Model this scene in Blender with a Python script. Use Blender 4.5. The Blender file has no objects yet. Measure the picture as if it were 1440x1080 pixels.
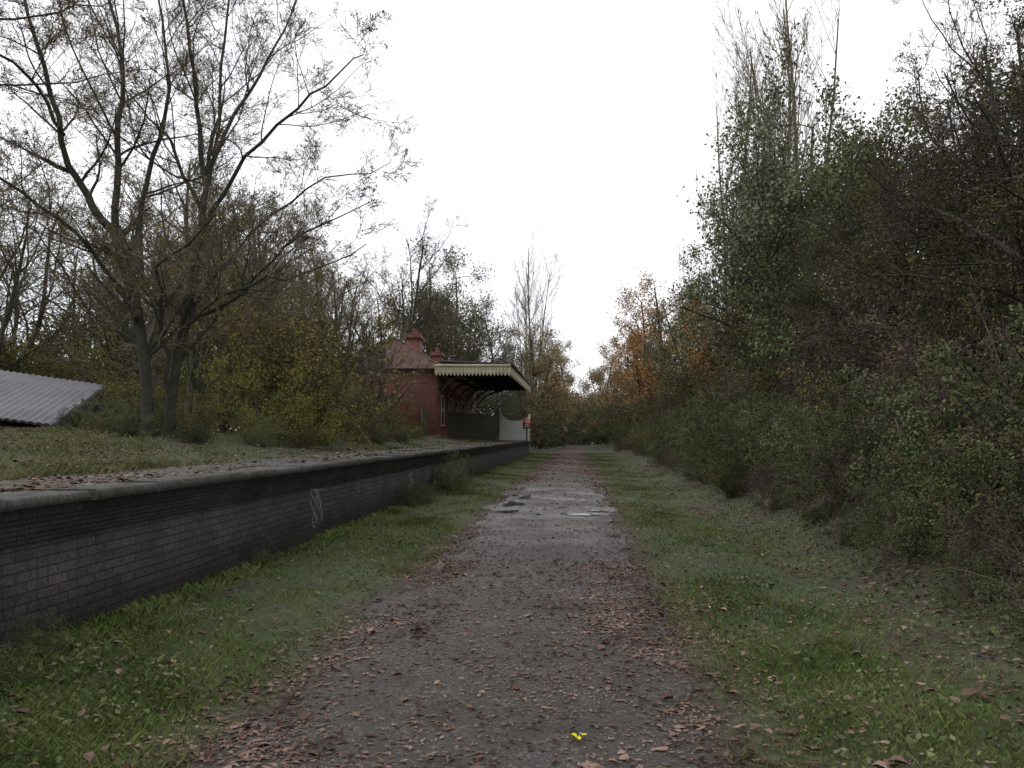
import bpy, math, numpy as np
from mathutils import Vector
R=np.random.default_rng
F=1120.0; VX=812.0; VY=612.0; CH=1.6
def px(x,y,d): return np.array([(x-VX)/F*d, d, CH+(VY-y)/F*d])
scene=bpy.context.scene
def link(o): scene.collection.objects.link(o); return o

# ---------------- materials ----------------
def newmat(name):
    m=bpy.data.materials.new(name); m.use_nodes=True
    nt=m.node_tree; b=nt.nodes['Principled BSDF']; return m,nt,b
def N(nt,t,**k):
    n=nt.nodes.new(t)
    for a,v in k.items(): setattr(n,a,v)
    return n
def ramp(nt,src,cols,pos=None,interp='LINEAR'):
    r=N(nt,'ShaderNodeValToRGB'); cr=r.color_ramp; cr.interpolation=interp
    n=len(cols)
    if pos is None: pos=[i/(n-1) for i in range(n)]
    while len(cr.elements)<n: cr.elements.new(0.5)
    for e,p,c in zip(cr.elements,pos,cols): e.position=p; e.color=(*c,1)
    nt.links.new(src,r.inputs[0]); return r.outputs[0]
def noise(nt,scale,detail=4,rough=.6,vec=None):
    n=N(nt,'ShaderNodeTexNoise'); n.inputs['Scale'].default_value=scale; n.inputs['Detail'].default_value=detail
    n.inputs['Roughness'].default_value=rough
    if vec is None:
        g=N(nt,'ShaderNodeNewGeometry'); vec=g.outputs['Position']
    nt.links.new(vec,n.inputs['Vector']); return n.outputs[0]
def mth(nt,op,a,b=None,c=None,clamp=False):
    m=N(nt,'ShaderNodeMath',operation=op); m.use_clamp=clamp
    for i,v in enumerate((a,b,c)):
        if v is None: continue
        if isinstance(v,(int,float)): m.inputs[i].default_value=v
        else: nt.links.new(v,m.inputs[i])
    return m.outputs[0]
def mixc(nt,f,a,b):
    m=N(nt,'ShaderNodeMix',data_type='RGBA')
    if isinstance(f,(int,float)): m.inputs[0].default_value=f
    else: nt.links.new(f,m.inputs[0])
    for i,v in ((6,a),(7,b)):
        if isinstance(v,tuple): m.inputs[i].default_value=(*v,1)
        else: nt.links.new(v,m.inputs[i])
    return m.outputs[2]
def bump(nt,b,h,strength=.5,dist=.02):
    n=N(nt,'ShaderNodeBump'); n.inputs['Strength'].default_value=strength; n.inputs['Distance'].default_value=dist
    nt.links.new(h,n.inputs['Height']); nt.links.new(n.outputs[0],b.inputs['Normal'])
def leafmat(name,cols,transl=0,nscale=.7,gain=1.15,patch=1.3):
    m=bpy.data.materials.new(name); m.use_nodes=True; nt=m.node_tree
    nt.nodes.remove(nt.nodes['Principled BSDF'])
    b=N(nt,'ShaderNodeBsdfDiffuse')
    g=N(nt,'ShaderNodeNewGeometry')
    n=noise(nt,nscale,0)
    oi=N(nt,'ShaderNodeObjectInfo')
    f=mth(nt,'MULTIPLY',g.outputs['Random Per Island'],.6)
    f2=mth(nt,'MULTIPLY_ADD',n,patch,.2-patch/2)
    f3=mth(nt,'ADD',f,f2)
    f4=mth(nt,'MULTIPLY_ADD',oi.outputs['Random'],.3,-.12)
    f5=mth(nt,'ADD',f3,f4,clamp=True)
    c=ramp(nt,f5,[tuple(min(.6,v*gain) for v in q) for q in cols])
    nt.links.new(c,b.inputs['Color'])
    nt.links.new(b.outputs[0],nt.nodes['Material Output'].inputs[0])
    return m
def twigmat(name,cols):
    m=bpy.data.materials.new(name); m.use_nodes=True; nt=m.node_tree
    nt.nodes.remove(nt.nodes['Principled BSDF']); b=N(nt,'ShaderNodeBsdfDiffuse'); g=N(nt,'ShaderNodeNewGeometry')
    nt.links.new(ramp(nt,g.outputs['Random Per Island'],cols),b.inputs['Color']); nt.links.new(b.outputs[0],nt.nodes['Material Output'].inputs[0]); return m
def solid(name,cols,scale=3,rough=.8,bs=0,bd=.01,bscale=None,metal=0):
    m,nt,b=newmat(name)
    n=noise(nt,scale,4)
    c=ramp(nt,n,cols,[.3+.4*i/(len(cols)-1) for i in range(len(cols))])
    nt.links.new(c,b.inputs['Base Color']); b.inputs['Roughness'].default_value=rough; b.inputs['Metallic'].default_value=metal
    if bs: bump(nt,b,noise(nt,bscale or scale*8,4),bs,bd)
    return m
bark=solid('bark',[(.035,.032,.022),(.07,.065,.042),(.085,.09,.05)],4,.9,.6,.02,25)
bark_dark=solid('bark_dark',[(.02,.018,.013),(.04,.038,.025),(.045,.052,.027)],3,.9,.8,.03,20)
twig_pale=twigmat('twig_bark',[(.10,.085,.06),(.17,.145,.105),(.23,.19,.14)])
twig_dark=twigmat('twig_dark',[(.05,.043,.033),(.10,.085,.065)])
twig_red=twigmat('twig_red',[(.08,.056,.050),(.14,.10,.09),(.19,.14,.125)])
L_olive=leafmat('leaf_olive',[(.06,.06,.022),(.12,.112,.042),(.19,.165,.055),(.27,.19,.05)])
L_yg=leafmat('leaf_yellowgreen',[(.05,.06,.02),(.11,.125,.035),(.19,.195,.045),(.26,.24,.055)])
L_green=leafmat('leaf_green',[(.03,.038,.018),(.07,.082,.038),(.13,.145,.065),(.18,.18,.095)],nscale=.5,gain=1.2)
L_grey=leafmat('leaf_greygreen',[(.065,.07,.042),(.13,.137,.085),(.19,.20,.13)],gain=1.2)
L_dark=leafmat('leaf_dark',[(.024,.026,.013),(.056,.062,.027),(.10,.10,.045),(.14,.125,.055)],gain=1.15)
L_thorn=leafmat('leaf_thorn',[(.035,.026,.026),(.08,.057,.054),(.10,.085,.055),(.14,.08,.065)],gain=1.15)
L_orange=leafmat('leaf_orange',[(.12,.09,.04),(.26,.15,.06),(.40,.21,.075),(.26,.20,.09)],gain=1.3)
L_rust=leafmat('leaf_rust',[(.09,.08,.05),(.18,.13,.08),(.24,.18,.09),(.16,.17,.08)],gain=1.25)
L_ivy=leafmat('leaf_ivy',[(.024,.034,.015),(.06,.08,.034),(.11,.13,.06),(.16,.17,.085)],nscale=1.2,gain=1.2)
L_litter=leafmat('leaf_litter',[(.03,.022,.017),(.07,.052,.038),(.085,.08,.04),(.07,.09,.035)],0,1.2)
L_fallen=leafmat('leaf_fallen',[(.045,.028,.022),(.10,.065,.05),(.17,.115,.09),(.27,.19,.145)],0,2.0)
L_yellow=leafmat('leaf_yellow_fallen',[(.5,.36,.02),(.75,.6,.03)],0)
L_grass=leafmat('grass_blade',[(.04,.055,.018),(.08,.11,.032),(.13,.168,.05),(.18,.20,.08)],0,.9,1.12,1.9)
L_drygrass=leafmat('grass_dry',[(.05,.055,.025),(.095,.105,.045),(.15,.15,.07),(.21,.18,.11)],0,.7,1.05,2.0)
M_peb=twigmat('pebble',[(.05,.045,.04),(.12,.11,.10),(.26,.24,.22)])

# ---------------- mesh helpers ----------------
def make_mesh(name,parts,mats):
    me=bpy.data.meshes.new(name)
    vs=[];lv=[];ls=[];mi=[];vo=0;lo=0
    for V,Fa,m in parts:
        V=np.asarray(V,dtype=np.float32); Fa=np.asarray(Fa,dtype=np.int32)
        if len(Fa)==0: continue
        vs.append(V); k=Fa.shape[1]
        lv.append((Fa+vo).ravel()); ls.append(lo+np.arange(len(Fa))*k); mi.append(np.full(len(Fa),m))
        vo+=len(V); lo+=Fa.size
    vs=np.concatenate(vs);lv=np.concatenate(lv);ls=np.concatenate(ls);mi=np.concatenate(mi)
    me.vertices.add(len(vs)); me.vertices.foreach_set('co',vs.ravel())
    me.loops.add(len(lv)); me.loops.foreach_set('vertex_index',lv.astype(np.int32))
    me.polygons.add(len(ls)); me.polygons.foreach_set('loop_start',ls.astype(np.int32))
    me.polygons.foreach_set('material_index',mi.astype(np.int32))
    for m in mats: me.materials.append(m)
    me.update(calc_edges=True); 
    return me
def obj(name,me,loc=(0,0,0),rz=0,sc=1,parent=None):
    o=bpy.data.objects.new(name,me); o.location=loc; o.rotation_euler=(0,0,rz)
    o.scale=(sc,sc,sc) if not hasattr(sc,'__len__') else sc
    link(o)
    if parent: o.parent=parent
    return o
def empty(name):
    e=bpy.data.objects.new(name,None); return link(e)
BF=np.array([[0,3,2,1],[4,5,6,7],[0,1,5,4],[1,2,6,5],[2,3,7,6],[3,0,4,7]])
def box(x0,x1,y0,y1,z0,z1,m=0):
    V=np.array([[x0,y0,z0],[x1,y0,z0],[x1,y1,z0],[x0,y1,z0],[x0,y0,z1],[x1,y0,z1],[x1,y1,z1],[x0,y1,z1]],float)
    return (V,BF,m)
def hexa(V8,m=0): return (np.array(V8,float),BF,m)
def norm(v): return v/np.maximum(np.linalg.norm(v,axis=-1,keepdims=True),1e-9)

# ---------------- tree growing ----------------
def walk(rng,P,D,L,Rd,nseg,wob,up,taper=.35):
    pts=[P]; D=norm(D)
    for i in range(nseg):
        D=norm(D+wob*rng.normal(size=D.shape)+np.array([0,0,up]))
        P=P+D*(L/nseg)[:,None]; pts.append(P)
    pts=np.stack(pts,1); t=np.linspace(0,1,nseg+1)
    rad=Rd[:,None]*(1-(1-taper)*t)[None]
    return pts,rad,L
def kids(rng,br,n,tmin,ang,sd,lr,rr,tl=.65):
    pts,rad,L=br; Nn,S1,_=pts.shape; S=S1-1
    t=tmin+(1-tmin)*rng.random((Nn,n)); f=t*S; i=np.minimum(f.astype(int),S-1); fr=(f-i)[...,None]
    row=np.arange(Nn)[:,None]
    a=pts[row,i]; b=pts[row,i+1]; p=a+(b-a)*fr; d=norm(b-a)
    r=rad[row,i]*(1-fr[...,0])+rad[row,i+1]*fr[...,0]
    w=rng.normal(size=d.shape); w=norm(w-(w*d).sum(-1,keepdims=True)*d)
    A=np.radians(ang+sd*rng.normal(size=t.shape))[...,None]
    dc=np.cos(A)*d+np.sin(A)*w
    Lc=L[:,None]*lr*(1.1-tl*t)*rng.uniform(.6,1.25,t.shape)
    return p.reshape(-1,3),dc.reshape(-1,3),Lc.ravel(),(r*rr).ravel()
def tubes(br,sides,m,rmin=.004):
    pts,rad,L=br; rad=np.maximum(rad,rmin)
    Nn,S,_=pts.shape
    d=np.zeros_like(pts); d[:,1:-1]=pts[:,2:]-pts[:,:-2]; d[:,0]=pts[:,1]-pts[:,0]; d[:,-1]=pts[:,-1]-pts[:,-2]; d=norm(d)
    ref=np.where(np.abs(d[:,:1,2:3])>.8,np.array([1.,0,0]),np.array([0,0,1.]))
    u=norm(np.cross(d,np.broadcast_to(ref,d.shape))); v=np.cross(d,u)
    a=np.arange(sides)*2*math.pi/sides
    V=pts[:,:,None]+rad[:,:,None,None]*(np.cos(a)[None,None,:,None]*u[:,:,None]+np.sin(a)[None,None,:,None]*v[:,:,None])
    V=V.reshape(-1,3)
    b=(np.arange(Nn)[:,None,None]*S+np.arange(S-1)[None,:,None])*sides
    k=np.arange(sides)[None,None]; k2=(k+1)%sides
    Fa=np.stack([b+k,b+k2,b+sides+k2,b+sides+k],-1).reshape(-1,4)
    return (V,Fa,m)
def leaves(rng,C,size,m,flat=0.0,asp=.6):
    n=len(C); s=size*rng.uniform(.6,1.3,(n,1))
    u=norm(rng.normal(size=(n,3))*np.array([1,1,1-flat])); w=rng.normal(size=(n,3))*np.array([1,1,1-flat*.8]); v=norm(w-(w*u).sum(-1,keepdims=True)*u)
    V=np.stack([C-u*s*.5,C+v*s*asp*.5,C+u*s*.5,C-v*s*asp*.5],1).reshape(-1,3)
    Fa=np.arange(n*4).reshape(n,4); return (V,Fa,m)
def along(rng,br,n,spread):
    pts=br[0]; Nn,S,_=pts.shape
    wgt=rng.random(Nn)**2.2+.05; r=rng.choice(Nn,n,p=wgt/wgt.sum()); f=rng.random(n)**.7*(S-1); i=np.minimum(f.astype(int),S-2); fr=(f-i)[:,None]
    p=pts[r,i]*(1-fr)+pts[r,i+1]*fr
    return p+rng.normal(size=p.shape)*spread
def build_tree(name,seed,trunk,levels,leafs,mats,rmin=.004):
    rng=R(seed)
    if isinstance(trunk,dict):
        br=walk(rng,np.array(trunk['P'],float),np.array(trunk['D'],float),np.array(trunk['L'],float),np.array(trunk['R'],float),trunk.get('nseg',8),trunk.get('wob',.08),trunk.get('up',.03),trunk.get('taper',.25))
    else: br=trunk
    parts=[tubes(br,8,0,rmin)]; allb=[br]
    for li,l in enumerate(levels):
        p,d,L,r=kids(rng,br,l['n'],l['tmin'],l['ang'],l.get('sd',10),l['lr'],l['rr'],l.get('tl',.65))
        br=walk(rng,p,d,L,r,l['nseg'],l['wob'],l['up'],l.get('taper',.35))
        parts.append(tubes(br,5 if li==0 else 3,0 if li<1 else 1,rmin)); allb.append(br)
    for lf in leafs:
        n,sp,size,m,lev=lf[:5]
        parts.append(leaves(rng,along(rng,allb[lev],n,sp),size,m))
    return make_mesh(name,parts,mats)

def bare_levels(n1,n2,n3,n4): return [
    dict(n=n1,tmin=.18,ang=48,lr=.62,rr=.55,nseg=7,wob=.13,up=.08),
    dict(n=n2,tmin=.15,ang=44,lr=.5,rr=.55,nseg=5,wob=.15,up=.05),
    dict(n=n3,tmin=.1,ang=42,lr=.5,rr=.6,nseg=3,wob=.18,up=.03),
    dict(n=n4,tmin=.1,ang=38,lr=.55,rr=.7,nseg=2,wob=.2,up=.03)]
bare=[]
for s,mats,lc in ((1,[bark,twig_pale,L_olive],3500),(2,[bark,twig_pale,L_olive],7000),(3,[bark_dark,twig_dark,L_olive],1200)):
    bare.append(build_tree('bare_tree',s,dict(P=[[0,0,-.3]]*3,D=[[.0,.05,1],[.32,.1,1],[-.35,-.1,1]],L=[9.5,8,8.2],R=[.14,.10,.10],wob=.08,up=.05),
        bare_levels(11,7,6,4),[(lc,.12,.065,2,-1),(lc//3,.12,.065,2,-2)],mats,.0055))
poplar=[]
for s in (11,12):
    poplar.append(build_tree('poplar_tree',s,dict(P=[[0,0,-.3]]*3,D=[[0,0,1],[.1,.02,1],[-.09,.04,1]],L=[23,20,21],R=[.18,.13,.13],nseg=12,wob=.03,up=.05),
        [dict(n=18,tmin=.25,ang=28,lr=.30,rr=.4,nseg=6,wob=.06,up=.14,tl=.5),
         dict(n=6,tmin=.15,ang=28,lr=.5,rr=.6,nseg=4,wob=.08,up=.1),
         dict(n=5,tmin=.1,ang=30,lr=.55,rr=.7,nseg=2,wob=.1,up=.08)],[],[twig_pale,twig_pale],.009))
def leafy(name,seed,mats,nl,size,h=11.5,spread=.28,rmin=.006,wid=1.0):
    return build_tree(name,seed,dict(P=[[0,0,-.3]]*3,D=[[0,0,1],[.3*wid,.15,1],[-.25*wid,-.2,1]],L=[h,h*.8,h*.85],R=[.2,.14,.14],wob=.06,up=.05),
        [dict(n=14,tmin=.12,ang=58,lr=.42*wid,rr=.5,nseg=6,wob=.12,up=.06),
         dict(n=8,tmin=.2,ang=45,lr=.5,rr=.55,nseg=4,wob=.15,up=.03),
         dict(n=5,tmin=.15,ang=45,lr=.5,rr=.6,nseg=2,wob=.2,up=.0)],
        [(int(nl*.75),spread,size,2,-1),(int(nl*.25),spread,size,2,-2)],mats,rmin)
green=[leafy('green_tree',21,[bark,twig_pale,L_green],18000,.145),leafy('green_tree',22,[bark,twig_pale,L_grey],16000,.145)]
greyg=[leafy('willow_tree',23,[bark,twig_pale,L_grey],17000,.15,spread=.3),leafy('willow_tree',24,[bark,twig_pale,L_grey],12000,.15,spread=.3)]
autumn=[leafy('autumn_tree',25,[bark_dark,twig_red,L_orange],10000,.16),leafy('autumn_tree',26,[bark_dark,twig_red,L_rust],11000,.16)]
def thorn(seed,mats,nl):
    return build_tree('hawthorn_tree',seed,dict(P=[[0,0,-.3],[.3,.2,-.3],[-.3,.1,-.3],[0,-.4,-.3]],D=[[0,0,1],[.35,.2,1],[-.4,.1,1],[-.1,-.4,1]],L=[7.6,6.8,6.6,6.4],R=[.11,.08,.08,.08],wob=.09,up=.05),
        [dict(n=16,tmin=.08,ang=60,lr=.44,rr=.5,nseg=6,wob=.16,up=.02),
         dict(n=10,tmin=.1,ang=48,lr=.5,rr=.55,nseg=4,wob=.2,up=-.02),
         dict(n=8,tmin=.1,ang=48,lr=.5,rr=.6,nseg=3,wob=.22,up=-.03)],
        [(nl,.10,.052,2,-1),(nl//3,.12,.052,2,-2)],mats,.004)
thorns=[thorn(31,[bark_dark,twig_red,L_thorn],25000),thorn(32,[bark_dark,twig_dark,L_dark],34000)]
def shrub(name,seed,mats,nl,size,ns=26,up=-.03,L=2.4,spread=.07,open_=.9):
    rng=R(seed); a=rng.random(ns)*6.283; rr=rng.random(ns)**.5*.5; tilt=rng.random(ns)*open_
    P=np.stack([np.cos(a)*rr,np.sin(a)*rr,-.15+0*a],1); D=np.stack([np.cos(a)*tilt,np.sin(a)*tilt,0*a+1],1)
    return build_tree(name,seed,dict(P=P,D=D,L=L*rng.uniform(.4,1.25,ns),R=np.full(ns,.018),wob=.12,up=up,nseg=7,taper=.3),
        [dict(n=7,tmin=.15,ang=50,lr=.42,rr=.6,nseg=3,wob=.2,up=-.03),
         dict(n=5,tmin=.1,ang=50,lr=.5,rr=.7,nseg=2,wob=.22,up=-.02)],
        [(nl,spread,size,2,-1),(nl//3,spread,size,2,-2)],mats,.0035)
sh_dark=[shrub('bramble_bush',41,[twig_red,twig_red,L_ivy],9000,.058),shrub('bramble_bush',42,[bark_dark,twig_red,L_dark],8500,.058,up=-.06),shrub('bramble_bush',43,[twig_red,twig_pale,L_thorn],5000,.052)]
sh_green=[shrub('green_bush',44,[bark,twig_pale,L_green],8000,.066),shrub('green_bush',45,[bark,twig_pale,L_ivy],8500,.062)]
sh_olive=[shrub('thicket_bush',46,[bark,twig_pale,L_olive],4000,.062,up=.02,open_=.6),shrub('thicket_bush',47,[bark,twig_pale,L_yg],5500,.065,ns=20,open_=.75,spread=.09),shrub('thicket_bush',48,[bark_dark,twig_pale,L_olive],1500,.06,up=.02,open_=.6)]

# ---------------- terrain ----------------
def ss(a,b,x):
    t=np.clip((x-a)/(b-a),0,1); return t*t*(3-2*t)
def wav(x,y): return .5*np.sin(x*1.7+.6*np.sin(y*.8))*np.cos(y*1.1+.5*np.sin(x*1.3))+.5*np.sin(x*.6+y*.45)
def H(x,y):
    x=np.asarray(x,float); y=np.asarray(y,float)
    plat=1-ss(66,75,y)
    lf=(x<-4.07)
    zl=plat*(1.17+.5*ss(5.0,10,-x)+.05*wav(x,y)*ss(5.1,6,-x)) + (1-plat)*(1.1*ss(3.5,9,-x))
    zr=2.5*ss(2.2,8.2,x)+.14*wav(x,y)*ss(2.4,4.5,x)
    verge=.035*(ss(.7,1.3,x)+ss(1.95,2.6,-x))*(1+.5*wav(x*2,y*2))
    return np.where(lf,zl,zr+verge)
xs=np.concatenate([[-900,-400,-200,-120,-80,-60,-45,-35,-28,-22,-18,-15],np.arange(-13,-5,.5),[-5,-4.6,-4.12,-4.06],np.arange(-3.9,9,.3),[9.5,10,11,12,14,17,20,25,32,45,60,80,120,200,400,900]])
ys=np.concatenate([[-300,-60,-20,-8],np.arange(-4,30,.4),np.arange(30,80,1),[82,85,90,95,100,110,120,140,170,220,300,450,900]])
X,Y=np.meshgrid(xs,ys); Z=H(X,Y)
V=np.stack([X,Y,Z],-1).reshape(-1,3); nx=len(xs)
i=(np.arange(len(ys)-1)[:,None]*nx+np.arange(nx-1)[None]).ravel()
Fg=np.stack([i,i+1,i+nx+1,i+nx],-1)
m,nt,b=newmat('ground_mat')
n1=noise(nt,.9,5,.65); n2=noise(nt,14,5,.7)
gr=ramp(nt,n2,[(.026,.033,.012),(.056,.072,.022),(.09,.112,.04)],[.3,.5,.7])
li=ramp(nt,n2,[(.022,.016,.012),(.055,.042,.031),(.10,.076,.057)],[.3,.5,.72])
g=N(nt,'ShaderNodeNewGeometry'); sx=N(nt,'ShaderNodeSeparateXYZ'); nt.links.new(g.outputs['Position'],sx.inputs[0])
mask=ramp(nt,n1,[(0,0,0),(1,1,1)],[.48,.64])
right=mth(nt,'MULTIPLY_ADD',sx.outputs[0],.7,-1.8,clamp=True)
pe=mth(nt,'ABSOLUTE',mth(nt,'ADD',sx.outputs[0],.55)); edge=mth(nt,'SUBTRACT',1,mth(nt,'MULTIPLY_ADD',pe,1.8,-2.2,clamp=True))
fm=mth(nt,'MAXIMUM',mth(nt,'MAXIMUM',mask,right),mth(nt,'MULTIPLY',edge,.95),clamp=True)
nt.links.new(mixc(nt,fm,gr,li),b.inputs['Base Color']); b.inputs['Roughness'].default_value=.95
bump(nt,b,n2,.8,.04)
me=make_mesh('ground',[(V,Fg,0)],[m]); me.polygons.foreach_set('use_smooth',[True]*len(me.polygons)); obj('ground',me)

# path
yy=np.concatenate([np.arange(-3,30,.12),np.arange(30,125,.5)])
def edgen(y,s): return .09*np.sin(y*1.3+s)+.06*np.sin(y*3.7+2*s)+.035*np.sin(y*9.1+s*3)
def xl(y): return -1.82+edgen(y,1)-.12*ss(10,20,y)
def xr(y): return .72+edgen(y,4)
cols=7; PV=[]
for k in range(cols):
    t=k/(cols-1); x=xl(yy)*(1-t)+xr(yy)*t
    PV.append(np.stack([x,yy,.012+.0285*(1-(2*t-1)**2)+0*yy],-1))
PV=np.stack(PV,1).reshape(-1,3)
i=(np.arange(len(yy)-1)[:,None]*cols+np.arange(cols-1)[None]).ravel()
PF=np.stack([i,i+1,i+cols+1,i+cols],-1)
m,nt,b=newmat('path_mat')
n1=noise(nt,.8,4); n2=noise(nt,45,4,.8); n3=noise(nt,2.2,6,.75)
vo=N(nt,'ShaderNodeTexVoronoi'); vo.inputs['Scale'].default_value=55; gg=N(nt,'ShaderNodeNewGeometry'); nt.links.new(gg.outputs['Position'],vo.inputs['Vector'])
sxv=N(nt,'ShaderNodeSeparateXYZ'); nt.links.new(vo.outputs['Color'],sxv.inputs[0])
base=ramp(nt,n2,[(.024,.020,.016),(.060,.052,.045),(.125,.11,.098)],[.3,.52,.75])
peb=ramp(nt,sxv.outputs[0],[(.032,.027,.022),(.062,.054,.047),(.20,.175,.155)],[0,.72,1])
base=mixc(nt,.55,base,peb)
base2=mixc(nt,ramp(nt,n3,[(0,0,0),(.9,.9,.9)],[.40,.62]),base,(.040,.031,.023))
g=N(nt,'ShaderNodeNewGeometry'); sx=N(nt,'ShaderNodeSeparateXYZ'); nt.links.new(g.outputs['Position'],sx.inputs[0])
far=mth(nt,'MULTIPLY_ADD',sx.outputs[1],.06,-1.3,clamp=True)
litter=ramp(nt,n2,[(.04,.023,.017),(.085,.050,.037),(.14,.085,.062)],[.3,.5,.7])
farm=mth(nt,'MULTIPLY',far,mth(nt,'MULTIPLY_ADD',n3,2.2,-.15,clamp=True))
nt.links.new(mixc(nt,farm,base2,litter),b.inputs['Base Color'])
wet=mth(nt,'SUBTRACT',1,mth(nt,'MULTIPLY_ADD',mth(nt,'ABSOLUTE',mth(nt,'ADD',sx.outputs[1],-18)),.10,-.3,clamp=True))
rbase=mth(nt,'SUBTRACT',.78,mth(nt,'MULTIPLY',mth(nt,'MULTIPLY',wet,.46),mth(nt,'MULTIPLY_ADD',n1,3,-.9,clamp=True)))
nt.links.new(rbase,b.inputs['Roughness']); b.inputs['Specular IOR Level'].default_value=.4
bump(nt,b,mth(nt,'ADD',n2,mth(nt,'MULTIPLY',vo.outputs['Distance'],-.6)),.8,.012)
obj('path',make_mesh('path',[(PV,PF,0)],[m]))
m,nt,b=newmat('water'); b.inputs['Base Color'].default_value=(.05,.045,.04,1); b.inputs['Roughness'].default_value=.06; b.inputs['IOR'].default_value=1.33
bump(nt,b,noise(nt,7,1),.25,.03)
def puddle(cx,cy,rx,ry,s):
    a=np.linspace(0,2*math.pi,64,endpoint=False); rr=1+.30*np.sin(3*a+s)+.22*np.sin(5*a+2*s)+.15*np.sin(9*a+s)+.08*np.sin(16*a)
    V=np.stack([cx+rx*rr*np.cos(a),cy+ry*rr*np.sin(a),0*a+.046],-1); V=np.vstack([V,[[cx,cy,.046]]])
    Fp=np.array([[64,k,(k+1)%64] for k in range(64)])
    obj('puddle',make_mesh('puddle',[(V,Fp,0)],[m]))
puddle(.10,15.7,.42,.24,1); puddle(.42,16.5,.2,.16,2); puddle(-.25,17.2,.16,.2,3); puddle(-1.45,18.1,.22,.50,2.2); puddle(-1.45,16.3,.24,.2,5); puddle(-1.3,20,.14,.5,4)

# ---------------- platform ----------------
m_brick,nt,b=newmat('platform_brick')
g=N(nt,'ShaderNodeNewGeometry'); sx=N(nt,'ShaderNodeSeparateXYZ'); nt.links.new(g.outputs['Position'],sx.inputs[0])
cx=N(nt,'ShaderNodeCombineXYZ'); nt.links.new(mth(nt,'ADD',sx.outputs[0],sx.outputs[1]),cx.inputs[0]); nt.links.new(sx.outputs[2],cx.inputs[1])
bt=N(nt,'ShaderNodeTexBrick'); nt.links.new(cx.outputs[0],bt.inputs['Vector'])
bt.inputs['Scale'].default_value=1; bt.inputs['Brick Width'].default_value=.235; bt.inputs['Row Height'].default_value=.078; bt.inputs['Mortar Size'].default_value=.006
bt.inputs['Mortar Smooth'].default_value=.3
bt.inputs['Color1'].default_value=(.036,.031,.032,1); bt.inputs['Color2'].default_value=(.054,.046,.046,1); bt.inputs['Mortar'].default_value=(.016,.014,.013,1)
st=ramp(nt,noise(nt,1.3,5,.7),[(.5,.5,.47),(1,1,1),(1.5,1.48,1.42)],[.3,.5,.72])
mx=N(nt,'ShaderNodeMix',data_type='RGBA',blend_type='MULTIPLY'); mx.inputs[0].default_value=1
nt.links.new(bt.outputs[0],mx.inputs[6]); nt.links.new(st,mx.inputs[7])
mx2=N(nt,'ShaderNodeMix',data_type='RGBA',blend_type='MULTIPLY'); mx2.inputs[0].default_value=1
nt.links.new(mx.outputs[2],mx2.inputs[6]); nt.links.new(ramp(nt,noise(nt,35,3,.7),[(.6,.6,.6),(1.4,1.4,1.4)],[.35,.65]),mx2.inputs[7])
lowm=mth(nt,'MULTIPLY',mth(nt,'MULTIPLY_ADD',sx.outputs[2],-3.5,.9,clamp=True),mth(nt,'MULTIPLY_ADD',noise(nt,5,4),3,-1.2,clamp=True))
nt.links.new(mixc(nt,lowm,mx2.outputs[2],(.035,.045,.018)),b.inputs['Base Color']); b.inputs['Roughness'].default_value=.8
hh=mth(nt,'ADD',mth(nt,'MULTIPLY',bt.outputs['Fac'],-1.),mth(nt,'MULTIPLY',noise(nt,60,3),.5)); bump(nt,b,hh,.9,.012)
m_cope,nt,b=newmat('coping_stone')
n=noise(nt,2.5,6,.7);n2=noise(nt,25,5,.75)
c1=ramp(nt,n2,[(.040,.038,.033),(.09,.086,.077),(.155,.146,.135)],[.3,.5,.72]); c2=ramp(nt,n2,[(.026,.028,.015),(.065,.065,.038)],[.35,.65])
nt.links.new(mixc(nt,ramp(nt,n,[(0,0,0),(.9,.9,.9)],[.45,.65]),c1,c2),b.inputs['Base Color']); b.inputs['Roughness'].default_value=.9; bump(nt,b,n2,.9,.015)
m_paint=solid('graffiti_paint',[(.12,.12,.13),(.34,.34,.36)],14,.6)
pl=empty('station_platform')
YE=65.5
obj('wall',make_mesh('wall',[box(-4.2,-3.96,-4,YE,-.1,.83,0),box(-4.2,-3.925,-4,YE,.83,.905,0),box(-4.2,-3.885,-4,YE,.905,.985,0),box(-4.2,-3.845,-4,YE,.985,1.10,0),
    box(-9,-4.2,YE-.25,YE,-.1,1.1,0)],[m_brick]),parent=pl)
parts=[];y=-4;rng=R(7)
while y<YE:
    l=.92; j=rng.normal()*.010; dx=rng.normal()*.020; tl=rng.normal()*.006
    z0=1.10+.002; z1=1.195+j; x0=-4.32; x1=-3.72+dx; a=y+.012; c=y+l-.012; bv=.014
    P=[(x0,z0),(x1,z0),(x1+0,z1-bv),(x1-bv,z1),(x0,z1)]
    V=np.array([[p[0],a,p[1]] for p in P]+[[p[0]+tl,c,p[1]+(tl if k>1 else 0)] for k,p in enumerate(P)]); 
    Fq=[[k,(k+1)%5,(k+1)%5+5,k+5] for k in range(5)]
    parts.append((V,np.array(Fq),0)); parts.append((V,np.array([[4,3,2,1,0],[5,6,7,8,9]]),0)); y+=l
obj('coping',make_mesh('coping',parts,[m_cope]),parent=pl)
m_pave,nt,b=newmat('platform_paving')
n=noise(nt,3,6,.7); n2=noise(nt,30,5,.7)
c1=ramp(nt,n2,[(.035,.032,.029),(.08,.076,.072),(.13,.12,.115)],[.3,.5,.7]); c2=ramp(nt,n2,[(.03,.034,.014),(.085,.062,.042)],[.35,.65])
nt.links.new(mixc(nt,ramp(nt,n,[(0,0,0),(1,1,1)],[.40,.55]),c1,c2),b.inputs['Base Color']); b.inputs['Roughness'].default_value=.85; bump(nt,b,n2,.6,.015)
pyy=np.arange(-4,YE,.5); PVv=[]
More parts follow.
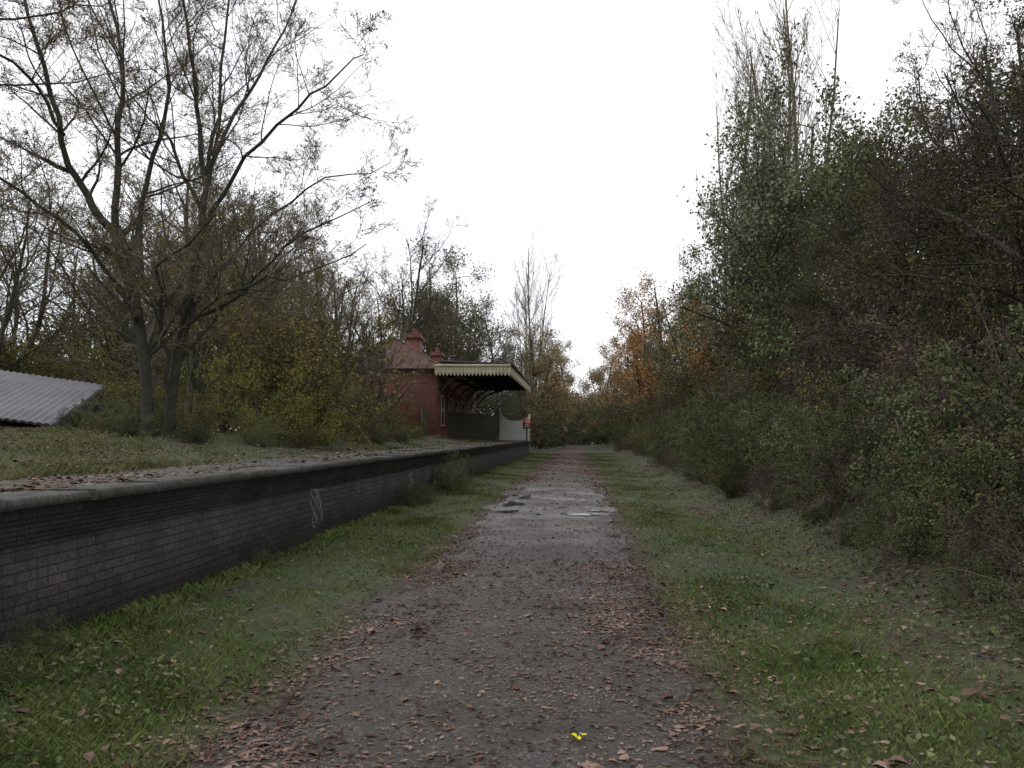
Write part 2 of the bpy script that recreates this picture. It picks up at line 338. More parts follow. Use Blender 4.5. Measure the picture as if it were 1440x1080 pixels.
for k,x in enumerate((-5.35,-4.9,-4.32)):
    xx=x+(.2*np.sin(pyy*1.9)+.12*np.sin(pyy*4.3) if k==0 else 0*pyy)
    PVv.append(np.stack([xx,pyy,np.full_like(pyy,1.19 if k else 1.20)],-1))
PVv=np.stack(PVv,1).reshape(-1,3); i=(np.arange(len(pyy)-1)[:,None]*3+np.arange(2)[None]).ravel()
obj('paving',make_mesh('paving',[(PVv,np.stack([i,i+1,i+4,i+3],-1),0)],[m_pave]),parent=pl)
def strokes(cy,cz,w,h,seed,n=7):
    rng=R(seed); parts=[]
    for s in range(n):
        t=np.linspace(0,1,22); a0=rng.random()*6.28; c0=cy+w*(rng.random()-.5)*.7
        yc=c0+w*.22*np.sin(t*rng.uniform(4,8)+a0); zc=cz+h*(rng.random()-.5)*.3+h*.45*np.cos(t*rng.uniform(2.5,6)+a0*2)
        tw=.007+.008*rng.random()
        X_=np.full_like(t,-3.956+.0006*s)
        V=np.concatenate([np.stack([X_,yc-tw,zc-tw*.4],-1),np.stack([X_,yc+tw,zc+tw],-1)])
        Fs=np.array([[k,k+1,k+23,k+22] for k in range(21)]); parts.append((V,Fs,0))
    obj('graffiti',make_mesh('graffiti',parts,[m_paint]),parent=pl)
strokes(12.1,.50,.6,.5,3,10); strokes(18.9,.55,1.0,.35,4,9)

# ---------------- station building ----------------
m_rb,nt,b=newmat('red_brick')
g=N(nt,'ShaderNodeNewGeometry'); sx=N(nt,'ShaderNodeSeparateXYZ'); nt.links.new(g.outputs['Position'],sx.inputs[0])
cx=N(nt,'ShaderNodeCombineXYZ'); nt.links.new(mth(nt,'ADD',sx.outputs[0],sx.outputs[1]),cx.inputs[0]); nt.links.new(sx.outputs[2],cx.inputs[1])
bt=N(nt,'ShaderNodeTexBrick'); nt.links.new(cx.outputs[0],bt.inputs['Vector'])
bt.inputs['Scale'].default_value=1; bt.inputs['Brick Width'].default_value=.23; bt.inputs['Row Height'].default_value=.076; bt.inputs['Mortar Size'].default_value=.008
bt.inputs['Color1'].default_value=(.22,.065,.045,1); bt.inputs['Color2'].default_value=(.15,.05,.038,1); bt.inputs['Mortar'].default_value=(.15,.11,.09,1)
mx=N(nt,'ShaderNodeMix',data_type='RGBA',blend_type='MULTIPLY'); mx.inputs[0].default_value=1
nt.links.new(bt.outputs[0],mx.inputs[6]); nt.links.new(ramp(nt,noise(nt,.9,5,.7),[(.6,.6,.6),(1.2,1.2,1.2)],[.35,.65]),mx.inputs[7])
nt.links.new(mx.outputs[2],b.inputs['Base Color']); b.inputs['Roughness'].default_value=.85
m_tile=solid('roof_tile',[(.08,.042,.036),(.15,.072,.058)],1.5,.8,.5,.02,12)
m_cream=solid('cream_paint',[(.34,.31,.20),(.50,.46,.30)],3,.6)
m_white=solid('white_paint',[(.60,.60,.55),(.78,.78,.73)],4,.6)
m_darkw=solid('dark_timber',[(.02,.018,.015),(.04,.035,.03)],4,.8)
m_felt=solid('roof_felt',[(.035,.033,.035),(.06,.055,.055)],3,.7)
m_fence=solid('weathered_timber',[(.055,.05,.036),(.10,.09,.065)],4,.9)
m_glass,nt,b=newmat('window_glass'); b.inputs['Base Color'].default_value=(.02,.022,.025,1); b.inputs['Roughness'].default_value=.08
sb=empty('station_building')
X0,X1,Y0,Y1,ZB,ZE=-14.2,-7.9,45.0,62.0,1.1,5.35
obj('walls',make_mesh('walls',[box(X0,X1,Y0,Y1,ZB,ZE,0),box(X0-.05,X1+.05,Y0-.05,Y1+.05,ZB,ZB+.5,0),box(X0-.06,X1+.06,Y0-.06,Y1+.06,ZE-.22,ZE-.002,0)],[m_rb]),parent=sb)
xm=(X0+X1)/2; o=.35; ZR=7.4
V=np.array([[X0-o,Y0-o,ZE],[X1+o,Y0-o,ZE],[X1+o,Y1+o,ZE],[X0-o,Y1+o,ZE],[xm,Y0+2.0,ZR],[xm,Y1-2.0,ZR]])
rp=[(V,np.array([[0,1,4],[2,3,5]]),0),(V,np.array([[1,2,5,4],[3,0,4,5],[0,3,2,1]]),0),box(xm-.1,xm+.1,Y0+2,Y1-2,ZR-.05,ZR+.08,0)]
obj('roof',make_mesh('roof',rp,[m_tile]),parent=sb)
cp=[]
for (cx_,cy_) in ((-9.7,47.5),(-12.0,52),(-10.2,58)):
    cp+= [box(cx_-.36,cx_+.36,cy_-.5,cy_+.5,5.2,7.3,0),box(cx_-.44,cx_+.44,cy_-.58,cy_+.58,7.3,7.5,0),box(cx_-.38,cx_+.38,cy_-.52,cy_+.52,7.5,7.61,0)]
    for q in (-.25,.25):
        a=np.arange(8)*math.pi/4
        V=np.concatenate([np.stack([cx_+.13*np.cos(a),cy_+q+.13*np.sin(a),0*a+7.61],-1),np.stack([cx_+.10*np.cos(a),cy_+q+.10*np.sin(a),0*a+7.95],-1)])
        cp.append((V,np.array([[k,(k+1)%8,(k+1)%8+8,k+8] for k in range(8)]),0))
obj('chimneys',make_mesh('chimneys',cp,[m_rb]),parent=sb)
wp=[];gp=[]
for yw in (46.6,49.4,52.2,55.0,57.8,60.4):
    door=yw in (49.4,57.8); zb=1.2 if door else 2.2
    wp+=[box(X1+.001,X1+.05,yw-.55,yw-.47,zb,3.9),box(X1+.001,X1+.05,yw+.47,yw+.55,zb,3.9),box(X1+.001,X1+.05,yw-.47,yw+.47,3.8,3.9),box(X1+.001,X1+.045,yw-.47,yw+.47,3.0,3.07),box(X1+.001,X1+.08,yw-.6,yw+.6,zb-.08,zb)]
    gp+=[box(X1+.001,X1+.02,yw-.47,yw+.47,zb,3.8)]
wp+=[box(-11.6,-10.6,Y0-.07,Y0-.051,3.8,3.9),box(-11.6,-11.5,Y0-.07,Y0-.051,2.3,3.8),box(-10.7,-10.6,Y0-.07,Y0-.051,2.3,3.8)]
gp+=[box(-11.5,-10.7,Y0-.065,Y0-.051,2.3,3.8)]
obj('window_frames',make_mesh('window_frames',wp,[m_cream]),parent=sb)
obj('windows',make_mesh('windows',gp,[m_glass]),parent=sb)
CX=-3.78; CY0,CY1=44.0,62.5; ZT=5.5
roofp=[hexa([[X1+.28,CY0,5.62],[CX+.06,CY0,ZT-.02],[CX+.06,CY1,ZT-.02],[X1+.28,CY1,5.62],[X1+.28,CY0,5.75],[CX+.06,CY0,ZT+.10],[CX+.06,CY1,ZT+.10],[X1+.28,CY1,5.75]],0)]
roofp.append(box(CX+.06,CX+.18,CY0,CY1,ZT-.02,ZT+.09,0))
obj('canopy_roof',make_mesh('canopy_roof',roofp,[m_felt]),parent=sb)
vp=[]
def board(p0,p1,th,ztop,zb,point):
    p0=np.array(p0);p1=np.array(p1);d=(p1-p0);n=np.array([d[1],-d[0]])/np.linalg.norm(d)*th
    mid=(p0+p1)/2
    f=[[*p0,ztop],[*p1,ztop],[*p1,zb],[*mid,zb-point],[*p0,zb]]
    bk=[[q[0]+n[0],q[1]+n[1],q[2]] for q in f]
    V=np.array(f+bk); vp.append((V,np.array([[0,1,2,3,4],[9,8,7,6,5]]),0)); vp.append((V,np.array([[k,k+5,(k+1)%5+5,(k+1)%5] for k in range(5)]),0))
w=.2
x=-7.88
while x<CX-.01: board((x+.01,CY0-.05),(x+w-.01,CY0-.05),.03,ZT-.02,5.02,.16); x+=w
y=CY0
while y<CY1: board((CX+.05,y+.01),(CX+.05,y+w-.01),.03,ZT-.04,5.02,.16); y+=w
vp.append(box(-7.9,CX+.1,CY0-.10,CY0-.055,ZT-.14,ZT+.02,0)); vp.append(box(-7.9,CX+.1,CY0-.09,CY0-.055,5.04,5.09,0))
vp.append(box(CX+.055,CX+.09,CY0,CY1,5.04,5.09,0))
obj('canopy_valance',make_mesh('canopy_valance',vp,[m_cream]),parent=sb)
bp=[]
for yb in np.arange(CY0+.5,CY1,3.4):
    bp.append(box(X1,CX,yb-.08,yb+.08,5.05,5.3,0))
    t=np.linspace(0,math.pi/2,7)
    for k in range(6):
        a0,a1=t[k],t[k+1]; xa=X1+2.2*(1-math.cos(a0)); xb=X1+2.2*(1-math.cos(a1)); za=3.0+2.05*math.sin(a0); zb_=3.0+2.05*math.sin(a1)
        bp.append(hexa([[xa,yb-.05,za-.08],[xb,yb-.05,zb_-.08],[xb,yb+.05,zb_-.08],[xa,yb+.05,za-.08],[xa+.02,yb-.05,za+.08],[xb,yb-.05,zb_+.08],[xb,yb+.05,zb_+.08],[xa+.02,yb+.05,za+.08]],0))
for xb in np.arange(-7,-4,.9): bp.append(box(xb-.05,xb+.05,CY0+.02,CY1-.02,5.3,5.45,0))
obj('canopy_brackets',make_mesh('canopy_brackets',bp,[m_darkw]),parent=sb)

def fence_line(name,p0,p1,zf,hf,mat,w=.1,gap=.05,point=.06,posts=2.0):
    p0=np.array(p0,float);p1=np.array(p1,float);L=np.linalg.norm(p1-p0);d=(p1-p0)/L;n=np.array([-d[1],d[0]]);parts=[]
    s=0
    while s<L-w:
        a=p0+d*s;b_=p0+d*(s+w);z0=zf;h0=hf(s/L);h1=hf((s+w)/L);mid=(a+b_)/2
        f=[[*a,z0],[*b_,z0],[*b_,z0+h1],[*mid,z0+(h0+h1)/2+point],[*a,z0+h0]]
        bk=[[q[0]+n[0]*.025,q[1]+n[1]*.025,q[2]] for q in f]; V=np.array(f+bk)
        parts.append((V,np.array([[0,1,2,3,4],[9,8,7,6,5]]),0)); parts.append((V,np.array([[k,k+5,(k+1)%5+5,(k+1)%5] for k in range(5)]),0)); s+=w+gap
    def rail(z,t0,t1,th=.09):
        a=p0+d*t0+n*.026;b_=p0+d*t1+n*.026
        V=[[*a,z],[*b_,z],[*(b_+n*.05),z],[*(a+n*.05),z]];V=V+[[q[0],q[1],z+th] for q in V];parts.append(hexa(V,0))
    rail(zf+.3,0,L);rail(zf+1.1,0,L)
    s=0
    while s<=L+.01:
        a=p0+d*s+n*.15; h=hf(min(1,s/L))+.12; parts.append(box(a[0]-.06,a[0]+.06,a[1]-.06,a[1]+.06,zf-.1,zf+h,0)); s+=posts if s+posts<=L else max(L-s,1e-3) if s<L-1e-2 else 9
    return obj(name,make_mesh(name,parts,[mat]))
fence_line('picket_fence',(-8.5,44.3),(-6.1,60.5),1.15,lambda t:1.85,m_fence,w=.09,gap=.07)
fence_line('white_fence',(-5.95,61.0),(-3.70,61.0),1.15,lambda t:1.45+.95*math.exp(-t*6)+.5*math.exp(-(1-t)*5),m_white,w=.1,gap=.012,point=.03,posts=2.25)
m_red=solid('red_paint',[(.45,.02,.025),(.55,.03,.03)],3,.4)
sg=empty('warning_sign')
obj('board',make_mesh('board',[box(-4.15,-3.60,60.90,60.94,2.15,2.8,0)],[m_red]),parent=sg)
obj('lettering',make_mesh('lettering',[box(-4.07,-3.68,60.893,60.899,2.57,2.67,0),box(-4.05,-3.75,60.893,60.899,2.39,2.47,0),box(-4.07,-3.70,60.893,60.899,2.23,2.30,0)],[m_white]),parent=sg)
obj('post',make_mesh('post',[box(-3.91,-3.83,60.942,60.985,1.15,2.75,0)],[m_darkw]),parent=sg)

# grey roofed shed on the left (corrugated sheet roof)
m_roofg=solid('grey_sheet_roof',[(.10,.10,.11),(.16,.16,.175)],1.5,.75,.3,.02,20)
sh=empty('shed')
B=np.array([-12.7,21.5,2.95]);C=np.array([-10.9,16.6,1.82]);D=np.array([-15.2,15.6,2.45]);A=B+D-C; A=A+(A-B)*1.0; D=D+(D-C)*1.0
nc=120; tt=np.linspace(0,1,nc+1); up=np.cross(C-D,A-D); up=up/np.linalg.norm(up); 
Vt=[]
for s_ in (0,1):
    a_=D if s_==0 else A; b_=C if s_==0 else B
    Vt.append(a_+(b_-a_)*tt[:,None]+up*(.018*np.cos(np.arange(nc+1)*math.pi))[:,None])
top=np.concatenate(Vt); bot=top-up*.05
Fq=np.array([[k,k+1,k+nc+2,k+nc+1] for k in range(nc)])
Fe=np.array([[k,k+1,k+1+2*(nc+1),k+2*(nc+1)] for k in range(nc)])
obj('roof',make_mesh('roof',[(np.concatenate([top,bot]),np.concatenate([Fq,Fq+2*(nc+1),Fe]),0),hexa([C-up*.14,B-up*.14,B-up*.14+(A-B)*.01,C-up*.14+(A-B)*.01,C+up*.03,B+up*.03,B+up*.03+(A-B)*.01,C+up*.03+(A-B)*.01],0)],[m_roofg]),parent=sh)
t=up*.16
obj('walls',make_mesh('walls',[(np.array([D-t,C-t,B-t,A-t,[*D[:2],1.0],[*C[:2],1.0],[*B[:2],1.0],[*A[:2],1.0]])+np.array([-.1,.2,0]),np.array([[0,1,5,4],[1,2,6,5],[2,3,7,6],[3,0,4,7]]),0)],[m_darkw]),parent=sh)

# ---------------- main left trees ----------------
def limb(pts,r0,r1,S=12):
    P=np.array([px(*p) for p in pts]); t=np.linspace(0,1,len(P)); tt=np.linspace(0,1,S+1)
    Q=np.stack([np.interp(tt,t,P[:,k]) for k in range(3)],-1)
    Q[1:-1]=.25*Q[:-2]+.5*Q[1:-1]+.25*Q[2:]
    q=R(int(pts[0][0]+pts[-1][0]+500)).normal(size=Q.shape)*.035; q[0]=0; Q=Q+q*(0 if r0>.095 else 1)
    return Q,np.linspace(r0,r1,S+1),np.linalg.norm(np.diff(Q,axis=0),axis=1).sum()
def limbtree(name,seed,limbs,mats,nl):
    Ls=[limb(*l) for l in limbs]
    br=(np.stack([l[0] for l in Ls]),np.stack([l[1] for l in Ls]),np.array([l[2] for l in Ls]))
    br_k=(br[0],br[1],np.minimum(br[2],6.5))
    me=build_tree(name,seed,br_k,[dict(n=12,tmin=.2,ang=45,lr=.44,rr=.45,nseg=7,wob=.12,up=.06),
      dict(n=8,tmin=.15,ang=42,lr=.5,rr=.5,nseg=5,wob=.15,up=.03),
      dict(n=7,tmin=.1,ang=40,lr=.55,rr=.6,nseg=4,wob=.18,up=.02),
      dict(n=3,tmin=.1,ang=38,lr=.6,rr=.7,nseg=2,wob=.2,up=.0)],[(nl,.06,.042,2,-1),(nl//2,.06,.042,2,-2)],mats,.0032)
    return obj(name,me)
limbtree('sallow_tree',51,[
 ([(209,610,15),(205,520,15),(190,420,15),(160,320,15)],.11,.096),
 ([(160,325,15),(110,260,14.8),(75,130,14.5),(25,-20,14)],.080,.025),
 ([(162,325,15),(166,200,15.3),(172,80,15.6),(140,-90,16)],.07,.022),
 ([(182,395,15),(205,260,15.6),(240,120,16.2),(215,-60,17)],.06,.018),
 ([(190,430,15),(110,330,14),(0,250,13),(-120,150,12.5)],.045,.015),
 ([(90,190,14.6),(40,100,13.5),(-60,40,12.5),(-160,-20,12)],.035,.010),
 ([(-260,150,11),(-100,110,12),(60,120,13),(230,95,14)],.030,.006),
 ([(-220,0,11),(-60,30,12),(80,20,13),(200,-10,14)],.030,.006),
 ],[bark_dark,twig_pale,L_olive],3000)
limbtree('sallow_tree',52,[
 ([(236,610,15.5),(246,520,15.5),(264,440,15.5),(282,330,15.5)],.10,.096),
 ([(282,335,15.5),(287,240,15.5),(276,120,15),(245,-60,14.6)],.070,.02),
 ([(285,300,15.5),(300,200,16),(320,60,16.5),(330,-90,17)],.050,.014),
 ([(284,320,15.5),(345,220,15),(440,130,14.5),(515,75,14)],.045,.008),
 ([(262,450,15.5),(325,425,15.2),(400,350,14.8),(530,275,14.5)],.045,.008),
 ([(268,430,15.5),(330,350,16),(430,260,16.5),(550,230,17)],.040,.008),
 ([(286,250,15.5),(350,130,16),(400,40,17),(440,-50,17.5)],.040,.010),
 ([(240,560,15.5),(226,440,15),(222,380,14.5),(300,300,13.5)],.05,.015),
 ([(262,460,15.5),(330,400,14.5),(420,390,14),(520,340,13.5)],.035,.008),
 ([(284,300,15.5),(240,200,16),(200,150,17),(120,60,18)],.040,.010),
 ],[bark_dark,twig_pale,L_olive],3500)

# ---------------- placement ----------------
rng=R(77)
def place(name,meshes,lst):
    for q in lst:
        x,y,s=q[:3]; k=q[3] if len(q)>3 else rng.integers(0,len(meshes))
        obj(name,meshes[k],(x,y,float(H(x,y))-.05),rng.random()*6.283,(s*rng.uniform(.85,1.2),s*rng.uniform(.85,1.2),s*rng.uniform(.9,1.1)))
place('bare_tree',bare,[(-10.5,21.5,.85,1),(-15,27,.95,1),(-19.5,26,.95,0),(-9.8,25,.66,1),(-12.5,28,.9,0),(-17,31,1.05,2),(-22,29,1.1,1),(-10.6,31,.78,0),(-13.5,35,1.0,1),
  (-18.5,37,1.1,0),(-26,35,1.2,2),(-12.5,38,.85,2),(-16.5,42,1.15,0),(-22,45,1.3,1),(-10.6,36,.78,1),(-18,54,1.5,0),(-16.5,65,1.6,2),(-28,52,1.5,1),(-9.4,37,.66,0),(-13,68,1.4,1),(-30,30,1.1,0),(-9.5,64,1.0,2),(-11.5,66,1.15,0)])
place('willow_tree',greyg,[(-11.0,74,1.25,0),(-8.2,80,1.15,1),(-14.5,78,1.4,0),(-6.9,68,.7,1)])
place('autumn_tree',autumn,[(-6.0,88,1.15,1),(-4.5,97,1.15,1),(-3.6,106,1.05,0),(-5.4,77,.75,1),(-2.6,116,1.2,1),(-1.0,134,1.35,1),(3.6,132,1.4,1)])
place('poplar_tree',poplar,[(-5.2,98,1.05,0),(-6.8,104,.95,1),(12.3,50,1.08,0),(10.6,54,1.0,1),(14.5,50,1.15,1)])
place('willow_tree',greyg,[(8.0,33,1.02,0),(9.4,37,1.15,1),(12,42,1.3,0),(8.2,55,.9,1)])
place('green_tree',green,[(9.6,20,.68,1),(10.5,25.5,.82,0),(10.2,30,.92,0),(8.8,44,.95,0)])
place('autumn_tree',autumn,[(7.0,62,.92,0),(6.0,68,1.0,0),(6.9,78,1.0,1),(5.6,86,.95,0),(5.0,98,.95,1),(4.2,116,1.0,1),(7.0,49,.55,1),(6.8,40,.5,0)])
place('hawthorn_tree',thorns,[(7.1,9.8,.82,1),(8.5,13.2,.98,0),(7.4,16,.76,0),(10,17.5,1.05,0),(11,12,1.15,1),(7.4,21.5,.70,1)])
obj('hawthorn_tree',thorns[0],(7.5,7.6,float(H(7.5,7.6))),2.2,(.85,.85,.9))
place('bare_tree',bare,[(7.8,18,.62,2),(8.4,24,.7,2),(9.2,14.5,.75,2),(7.4,37,.75,1)])
# right bank bushes
lst=[]
y=7.0
while y<75:
    lst.append((3.85+rng.normal()*.25,y,rng.uniform(.28,.52),rng.choice([0,0,1,2]))); 
    lst.append((5.1+rng.normal()*.4,y+.5,rng.uniform(.55,1.0),rng.choice([0,0,1,2])))
    if y>8: lst.append((7.0+rng.normal()*.5,y+.3,rng.uniform(.9,1.35)))
    y+=1.15+y*.05
place('bramble_bush',sh_dark,lst)
place('bramble_bush',sh_dark,[(3.3,5.5,.24,0),(3.7,5.9,.42,2),(4.05,6.5,.6,0),(3.4,6.6,.24,0),(4.8,6.3,.85,1),(3.6,8.4,.3,0),(3.35,9.6,.22,0),(4.3,7.4,.65,1),(3.5,11.5,.25,1),(3.4,13.5,.22,0)])
place('green_bush',sh_green,[(4.4+rng.normal()*.4,y,rng.uniform(.45,.8)) for y in np.arange(9,60,2.4)])
place('thicket_bush',sh_olive,[(5.2+rng.normal()*.6,y,rng.uniform(.5,.95),rng.choice([0,2])) for y in np.arange(11,60,4.5)])
place('green_bush',sh_green,[(9.2+rng.normal()*.8,y,rng.uniform(1.4,1.8)) for y in np.arange(12,60,7)])
# left undergrowth
lst=[]
for k in range(36):
    y=rng.uniform(17.5,42); f=rng.uniform(.29,.85)
    if f>.50 and y<29: y+=12
    lst.append((-f*y-.8,y,rng.uniform(1.0,1.9),rng.choice([0,1,2,0])))
place('thicket_bush',sh_olive,lst)
place('thicket_bush',sh_olive,[(-7.5,19,.9,1),(-7.1,21.5,.65,1),(-8.0,22.5,1.1,0),(-7.6,27,.8,2),(-8.4,30,.95,2),(-8.2,34,.75,2),(-9.8,38,.9,0),(-10.2,42,.9,2),
   (-8.0,16.6,.42,0),(-7.6,33,.4,0),(-9.4,17.2,.6,0),(-6.7,19.5,.3,0),(-6.6,24,.3,2),(-7.0,29,.35,0),(-7.5,37,.35,0),(-8.4,41,.45,1)])
place('green_bush',sh_green,[(-8.3,14.6,.22,1),(-9.0,15.2,.3,0),(-7.5,15.6,.25,0),(-9.7,15.4,.22,1),(-8.6,15.9,.4,1),(-7.0,17.4,.28,0),(-10.0,18.2,.5,0),(-6.6,26.5,.25,1),(-6.9,31,.3,1)])
place('bramble_bush',sh_green,[(-3.55,21.6,.40,1),(-3.45,22.8,.42,0),(-3.6,17.4,.25,1),(-3.5,18.2,.22,0),(-3.78,4.5,.17,1),(-3.6,5.0,.14,1),(-3.75,5.5,.13,0),(-3.8,9.6,.10,1),(-3.8,30,.22,0)])
place('green_bush',sh_green,[(x,y,s) for x,y,s in ((-6,80,2),(-5,90,2.2),(-4,100,2.3),(-2.9,112,2.2),(-1.6,126,2.6),(1,128,2.0),(2.9,122,2.4),(4,108,2.3),(4.4,96,2),(4.8,84,1.9),(-8,72,1.6),(-12,70,2),(-6.3,71,1.0))])

# distant trees
rng=R(9); cent=[]
for k in range(120):
    a=rng.random()
    if a<.6: x=rng.uniform(-75,75); y=rng.uniform(136,165); h=rng.uniform(10,15)
    elif a<.82: x=-rng.uniform(26,60); y=rng.uniform(45,125); h=rng.uniform(7,11)
    else: x=rng.uniform(15,45); y=rng.uniform(50,125); h=rng.uniform(6,10)
    cent.append((x,y,h))
P=[];D=[];Ls=[];Rs=[]
for x,y,h in cent:
    z0=float(H(x,y))
    for q in range(3): P.append([x,y,z0]);D.append([.3*rng.normal(),.3*rng.normal(),1]);Ls.append(h*rng.uniform(.8,1.1));Rs.append(.15)
me=build_tree('distant_trees',10,dict(P=P,D=D,L=Ls,R=Rs,wob=.08,nseg=6),
   [dict(n=9,tmin=.1,ang=55,lr=.42,rr=.5,nseg=4,wob=.15,up=.05),dict(n=6,tmin=.15,ang=45,lr=.5,rr=.6,nseg=3,wob=.15,up=.03)],
   [(50000,.35,.34,2,-1),(30000,.3,.32,3,-1)],[bark_dark,twig_red,L_rust,L_green],.02)
obj('distant_trees',me)

# ---------------- ground cover ----------------
def logy(rng,n,a,b,p=1.0): return a*(b/a)**(rng.random(n)**p)
def blades(rng,x,y,h,w,m):
    n=len(x); z=H(x,y)-.005; a=rng.random(n)*6.283; l=rng.uniform(.1,1.1,n)*h; b_=rng.random(n)*6.283
    sc=(1+y*.05)
    w=w*sc; dx=np.cos(a)*w/2; dy=np.sin(a)*w/2
    tx=x+np.cos(b_)*l; ty=y+np.sin(b_)*l
    V=np.stack([np.stack([x-dx,y-dy,z],-1),np.stack([x+dx,y+dy,z],-1),
       np.stack([x+dx*.7+np.cos(b_)*l*.35,y+dy*.7+np.sin(b_)*l*.35,z+h*.6],-1),np.stack([tx,ty,z+h*.95],-1)],1).reshape(-1,3)
    return (V,np.arange(n*4).reshape(n,4),m)
def nz(x,y): return wav(x*1.9+3,y*1.6)+.6*wav(x*5.1,y*4.3+1)
rng=R(12)
n=115000; y=logy(rng,n,2.2,68); x=-3.93+rng.random(n)*2.3
k=rng.random(n)<np.clip(1.0-(x+2.25)*2.0,0,1)*np.clip(.7+.6*nz(x,y),.15,1); x,y=x[k],y[k]
h=rng.uniform(.018,.06,len(x))*(1+.9*(x<-3.6)+.4*nz(x,y))
L1=blades(rng,x,y,h,.004,0)
n=150000; y=logy(rng,n,2.2,68); x=.55+rng.random(n)*3.1
k=rng.random(n)<np.clip((x-.7)*2.2,0,1)*np.clip(1.0-(x-2.0-.4*nz(y*.3,x))*.85,.05,1)*np.clip(.8+.55*nz(x,y),.15,1); x,y=x[k],y[k]
L2=blades(rng,x,y,rng.uniform(.018,.055,len(x))*(1+.4*nz(x,y)),.004,0)
n=100000; y=logy(rng,n,4,60); x=-5.05-rng.random(n)**1.2*(1.6+.6*y)
k=rng.random(n)<np.clip(.5+.6*nz(x*.7,y*.7),.08,1); x,y=x[k],y[k]
L3=blades(rng,x,y,rng.uniform(.025,.085,len(x))*(1.1+.6*nz(x*.5,y*.5)),.005,1)
obj('grass',make_mesh('grass',[L1,L2,L3],[L_grass,L_drygrass]))
n=60000; y=logy(rng,n,3.2,80); x=2.3+rng.random(n)**.8*(2.2+.25*y)
k=rng.random(n)<np.clip((x-2.4+.6*nz(x,y))*.7,0.02,1); x,y=x[k],y[k]
z=H(x,y)+rng.random(len(x))**2*.30*np.clip(x-2.8,0.05,1)+.01
half=rng.random(len(x))<.65
obj('ivy_ground_cover',make_mesh('ivy_ground_cover',[leaves(rng,np.stack([x,y,z],-1)[half],.042,0,.5,.8),leaves(rng,np.stack([x,y,z*1.0],-1)[~half],.045,1,.6,.7)],[L_ivy,L_litter]))
n=10000; y=logy(rng,n,2.5,30); x=np.where(rng.random(n)<.4,-3.9+rng.random(n)*1.6,1.1+rng.random(n)*2.2)
k=nz(x*1.3,y*1.3)>.15; x,y=x[k],y[k]
n=9000; y2=logy(rng,n,5,40); x2=-5.4-rng.random(n)*7; k=nz(x2,y2)>.1; x2,y2=x2[k],y2[k]
x=np.concatenate([x,x2]);y=np.concatenate([y,y2])
obj('weeds',make_mesh('weeds',[leaves(rng,np.stack([x,y,H(x,y)+.02+rng.random(len(x))*.07],-1),.038,0,.4,.7)],[L_ivy]))
n=170; y=logy(rng,n,4.4,30); x=3.2+rng.random(n)*2+.02*y
P=np.stack([x,y,H(x,y)],-1); D=np.stack([rng.normal(size=n)*.5-.2,rng.normal(size=n)*.5,np.ones(n)],-1)
L=rng.uniform(.3,1.1,n); br=walk(rng,P,D,L,np.full(n,.004),6,.12,-.08)
obj('dry_stalks',make_mesh('dry_stalks',[tubes(br,3,0,.0015)],[twigmat('dry_stalk',[(.16,.12,.08),(.27,.22,.14)])]))
# loose pebbles on the path
n=9000; y=logy(rng,n,2.2,22); x=rng.uniform(-1.7,.62,n); t=(x-xl(y))/(xr(y)-xl(y)); z=.014+.0285*(1-(2*t-1)**2)
s=rng.uniform(.003,.008,n)*(1+.03*y); ax=s*rng.uniform(.7,1.5,n); ay=s*rng.uniform(.7,1.3,n); o_=np.zeros(n)
V=np.stack([np.stack([x+ax,y,z],-1),np.stack([x,y+ay,z],-1),np.stack([x-ax,y,z],-1),np.stack([x,y-ay,z],-1),np.stack([x+ax*.2,y,z+s*.8],-1)],1).reshape(-1,3)
b_=np.arange(n)[:,None]*5
Fp=np.concatenate([b_+np.array([[q,(q+1)%4,4]]) for q in range(4)])
obj('pebbles',make_mesh('pebbles',[(V,Fp,0)],[M_peb]))
def fallen(rng,x,y,z,size,m):
    n=len(x); s=size*np.exp(rng.normal(size=n)*.38)*(1+y*.015); a=rng.random(n)*6.283; c,sn=np.cos(a),np.sin(a)
    wd=rng.uniform(.20,.40,n)
    cu=rng.uniform(-.3,.7,n); tl=rng.uniform(-.3,.5,n); sk=rng.normal(size=n)*.15
    loc=[(-.5,0,0),(-.15,1,1),(.2,.7,1),(.5,0,0),(.12,-.8,1),(-.22,-.9,1)]
    Vs=[]
    for (u,v,q) in loc:
        u2=u+sk*v; lx=u2*s; ly=v*wd*s*(1+.3*sk); lz=q*cu*s*.4+ (u+.5)*tl*s*.5+.004+np.abs(np.minimum(cu,0))*s*.4+np.abs(np.minimum(tl,0))*s*.5
        Vs.append(np.stack([x+lx*c-ly*sn,y+lx*sn+ly*c,z+lz],-1))
    V=np.stack(Vs,1).reshape(-1,3); b_=np.arange(n)[:,None]*6
    Fa=np.concatenate([b_+np.array([[0,3,2,1]]),b_+np.array([[0,5,4,3]])]); return (V,Fa,m)
n=80000; y=logy(rng,n,2.0,70,.95)
e=rng.random(n); x=np.where(e<.45,rng.uniform(-1.9,.8,n),np.where(e<.72,-1.72+rng.normal(size=n)*.32,.62+rng.normal(size=n)*.38))
t=(x-xl(y))/(xr(y)-xl(y)); z=np.where((t>0)&(t<1),.014+.0285*(1-(2*t-1)**2),H(x,y)+.01)
k=rng.random(n)<np.clip(.6+.6*nz(x,y),.15,1); k&=~((np.abs(x-.1)<.75)&(np.abs(y-16)<1.4)); k&=~((np.abs(x+1.4)<.35)&(np.abs(y-18)<2.5)); k&=~((y>10)&(y<26)&(rng.random(n)<.55)&(np.abs(x+.55)<1.0))
f1=fallen(rng,x[k],y[k],z[k],.027,0)
n=3600; y=logy(rng,n,2.3,55); x=np.where(rng.random(n)<.5,rng.uniform(-3.9,-1.9,n),rng.uniform(.8,2.6,n))
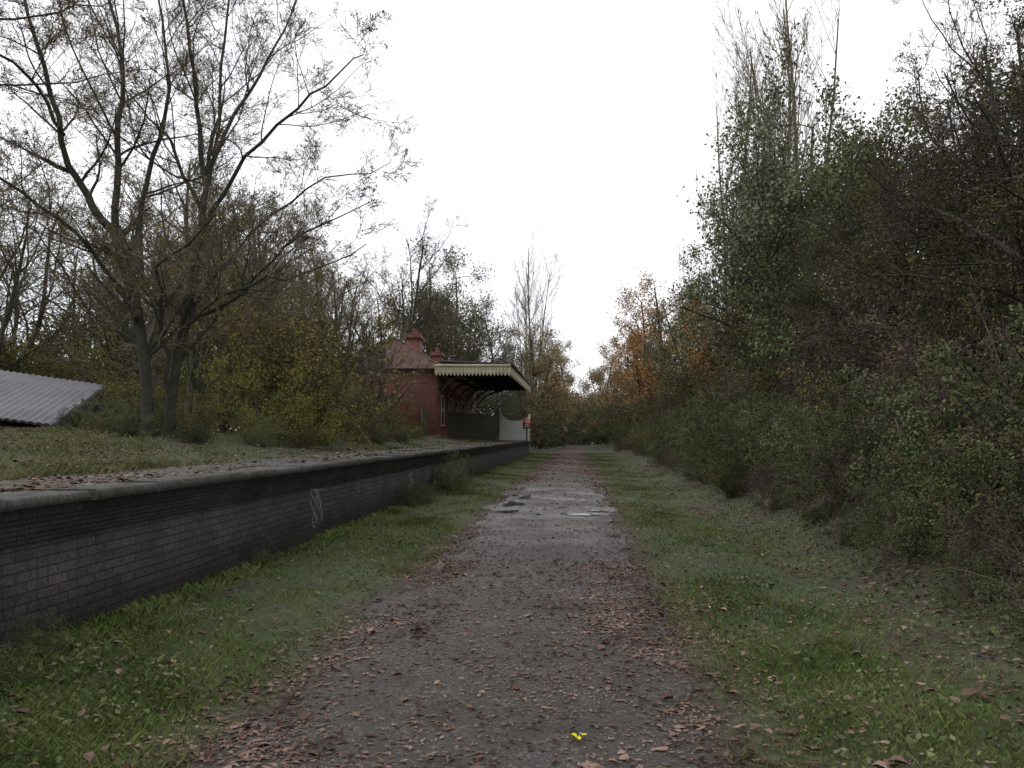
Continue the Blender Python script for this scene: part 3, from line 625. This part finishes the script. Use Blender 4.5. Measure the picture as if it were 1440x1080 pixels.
f2=fallen(rng,x,y,H(x,y)+.025,.036,0)
n=9000; y=logy(rng,n,3,40); x=rng.uniform(2.3,5.5,n)
f6=fallen(rng,x,y,H(x,y)+.03,.034,0)
n=24000; y=logy(rng,n,4,60); x=-3.8-rng.random(n)**1.3*9; z=np.where(x>-5.3,1.205,H(x,y)+.05)
k=rng.random(n)<np.clip(.6+.6*nz(x,y),.1,1); x,y,z=x[k],y[k],z[k]
f3=fallen(rng,x,y,z,.036,0)
f5=fallen(rng,np.array([-.02,.03,0.01]),np.array([4.08,4.1,4.04]),np.array([.05,.055,.06]),.05,1)
obj('fallen_leaves',make_mesh('fallen_leaves',[f1,f2,f3,f6,f5],[L_fallen,L_yellow]))

# ---------------- light, world, camera ----------------
w=bpy.data.worlds.new("World"); scene.world=w; w.use_nodes=True; nt=w.node_tree
bg=nt.nodes['Background']; sky=N(nt,'ShaderNodeTexSky',sky_type='NISHITA'); sky.sun_disc=False
el,az=math.radians(38),math.radians(-60)
sky.sun_elevation=el; sky.sun_rotation=az
tc=N(nt,'ShaderNodeTexCoord'); nn=N(nt,'ShaderNodeTexNoise'); nn.inputs['Scale'].default_value=1.6; nn.inputs['Detail'].default_value=4
nt.links.new(tc.outputs['Generated'],nn.inputs['Vector'])
cl=ramp(nt,nn.outputs[0],[(7.4,7.7,8.5),(9.7,9.6,9.7)],[.35,.6])
nt.links.new(mixc(nt,.90,sky.outputs[0],cl),bg.inputs['Color']); bg.inputs['Strength'].default_value=.143
sun=bpy.data.lights.new('sun','SUN'); sun.energy=1.0; sun.angle=math.radians(25); sun.color=(1,.96,.9)
so=link(bpy.data.objects.new('sun',sun))
d=Vector((math.sin(az)*math.cos(el),math.cos(az)*math.cos(el),math.sin(el)))
so.rotation_euler=d.to_track_quat('Z','Y').to_euler()
cam=bpy.data.cameras.new('camera'); co=link(bpy.data.objects.new('camera',cam)); co.location=(0,0,CH); co.rotation_euler=(math.radians(90),0,0)
cam.lens=28; cam.sensor_width=36; cam.shift_x=-(VX-720)/1440; cam.shift_y=(VY-540)/1440; cam.clip_end=3000; cam.clip_start=.05
scene.camera=co
scene.view_settings.view_transform='Standard'; scene.view_settings.look='None'; scene.view_settings.exposure=0
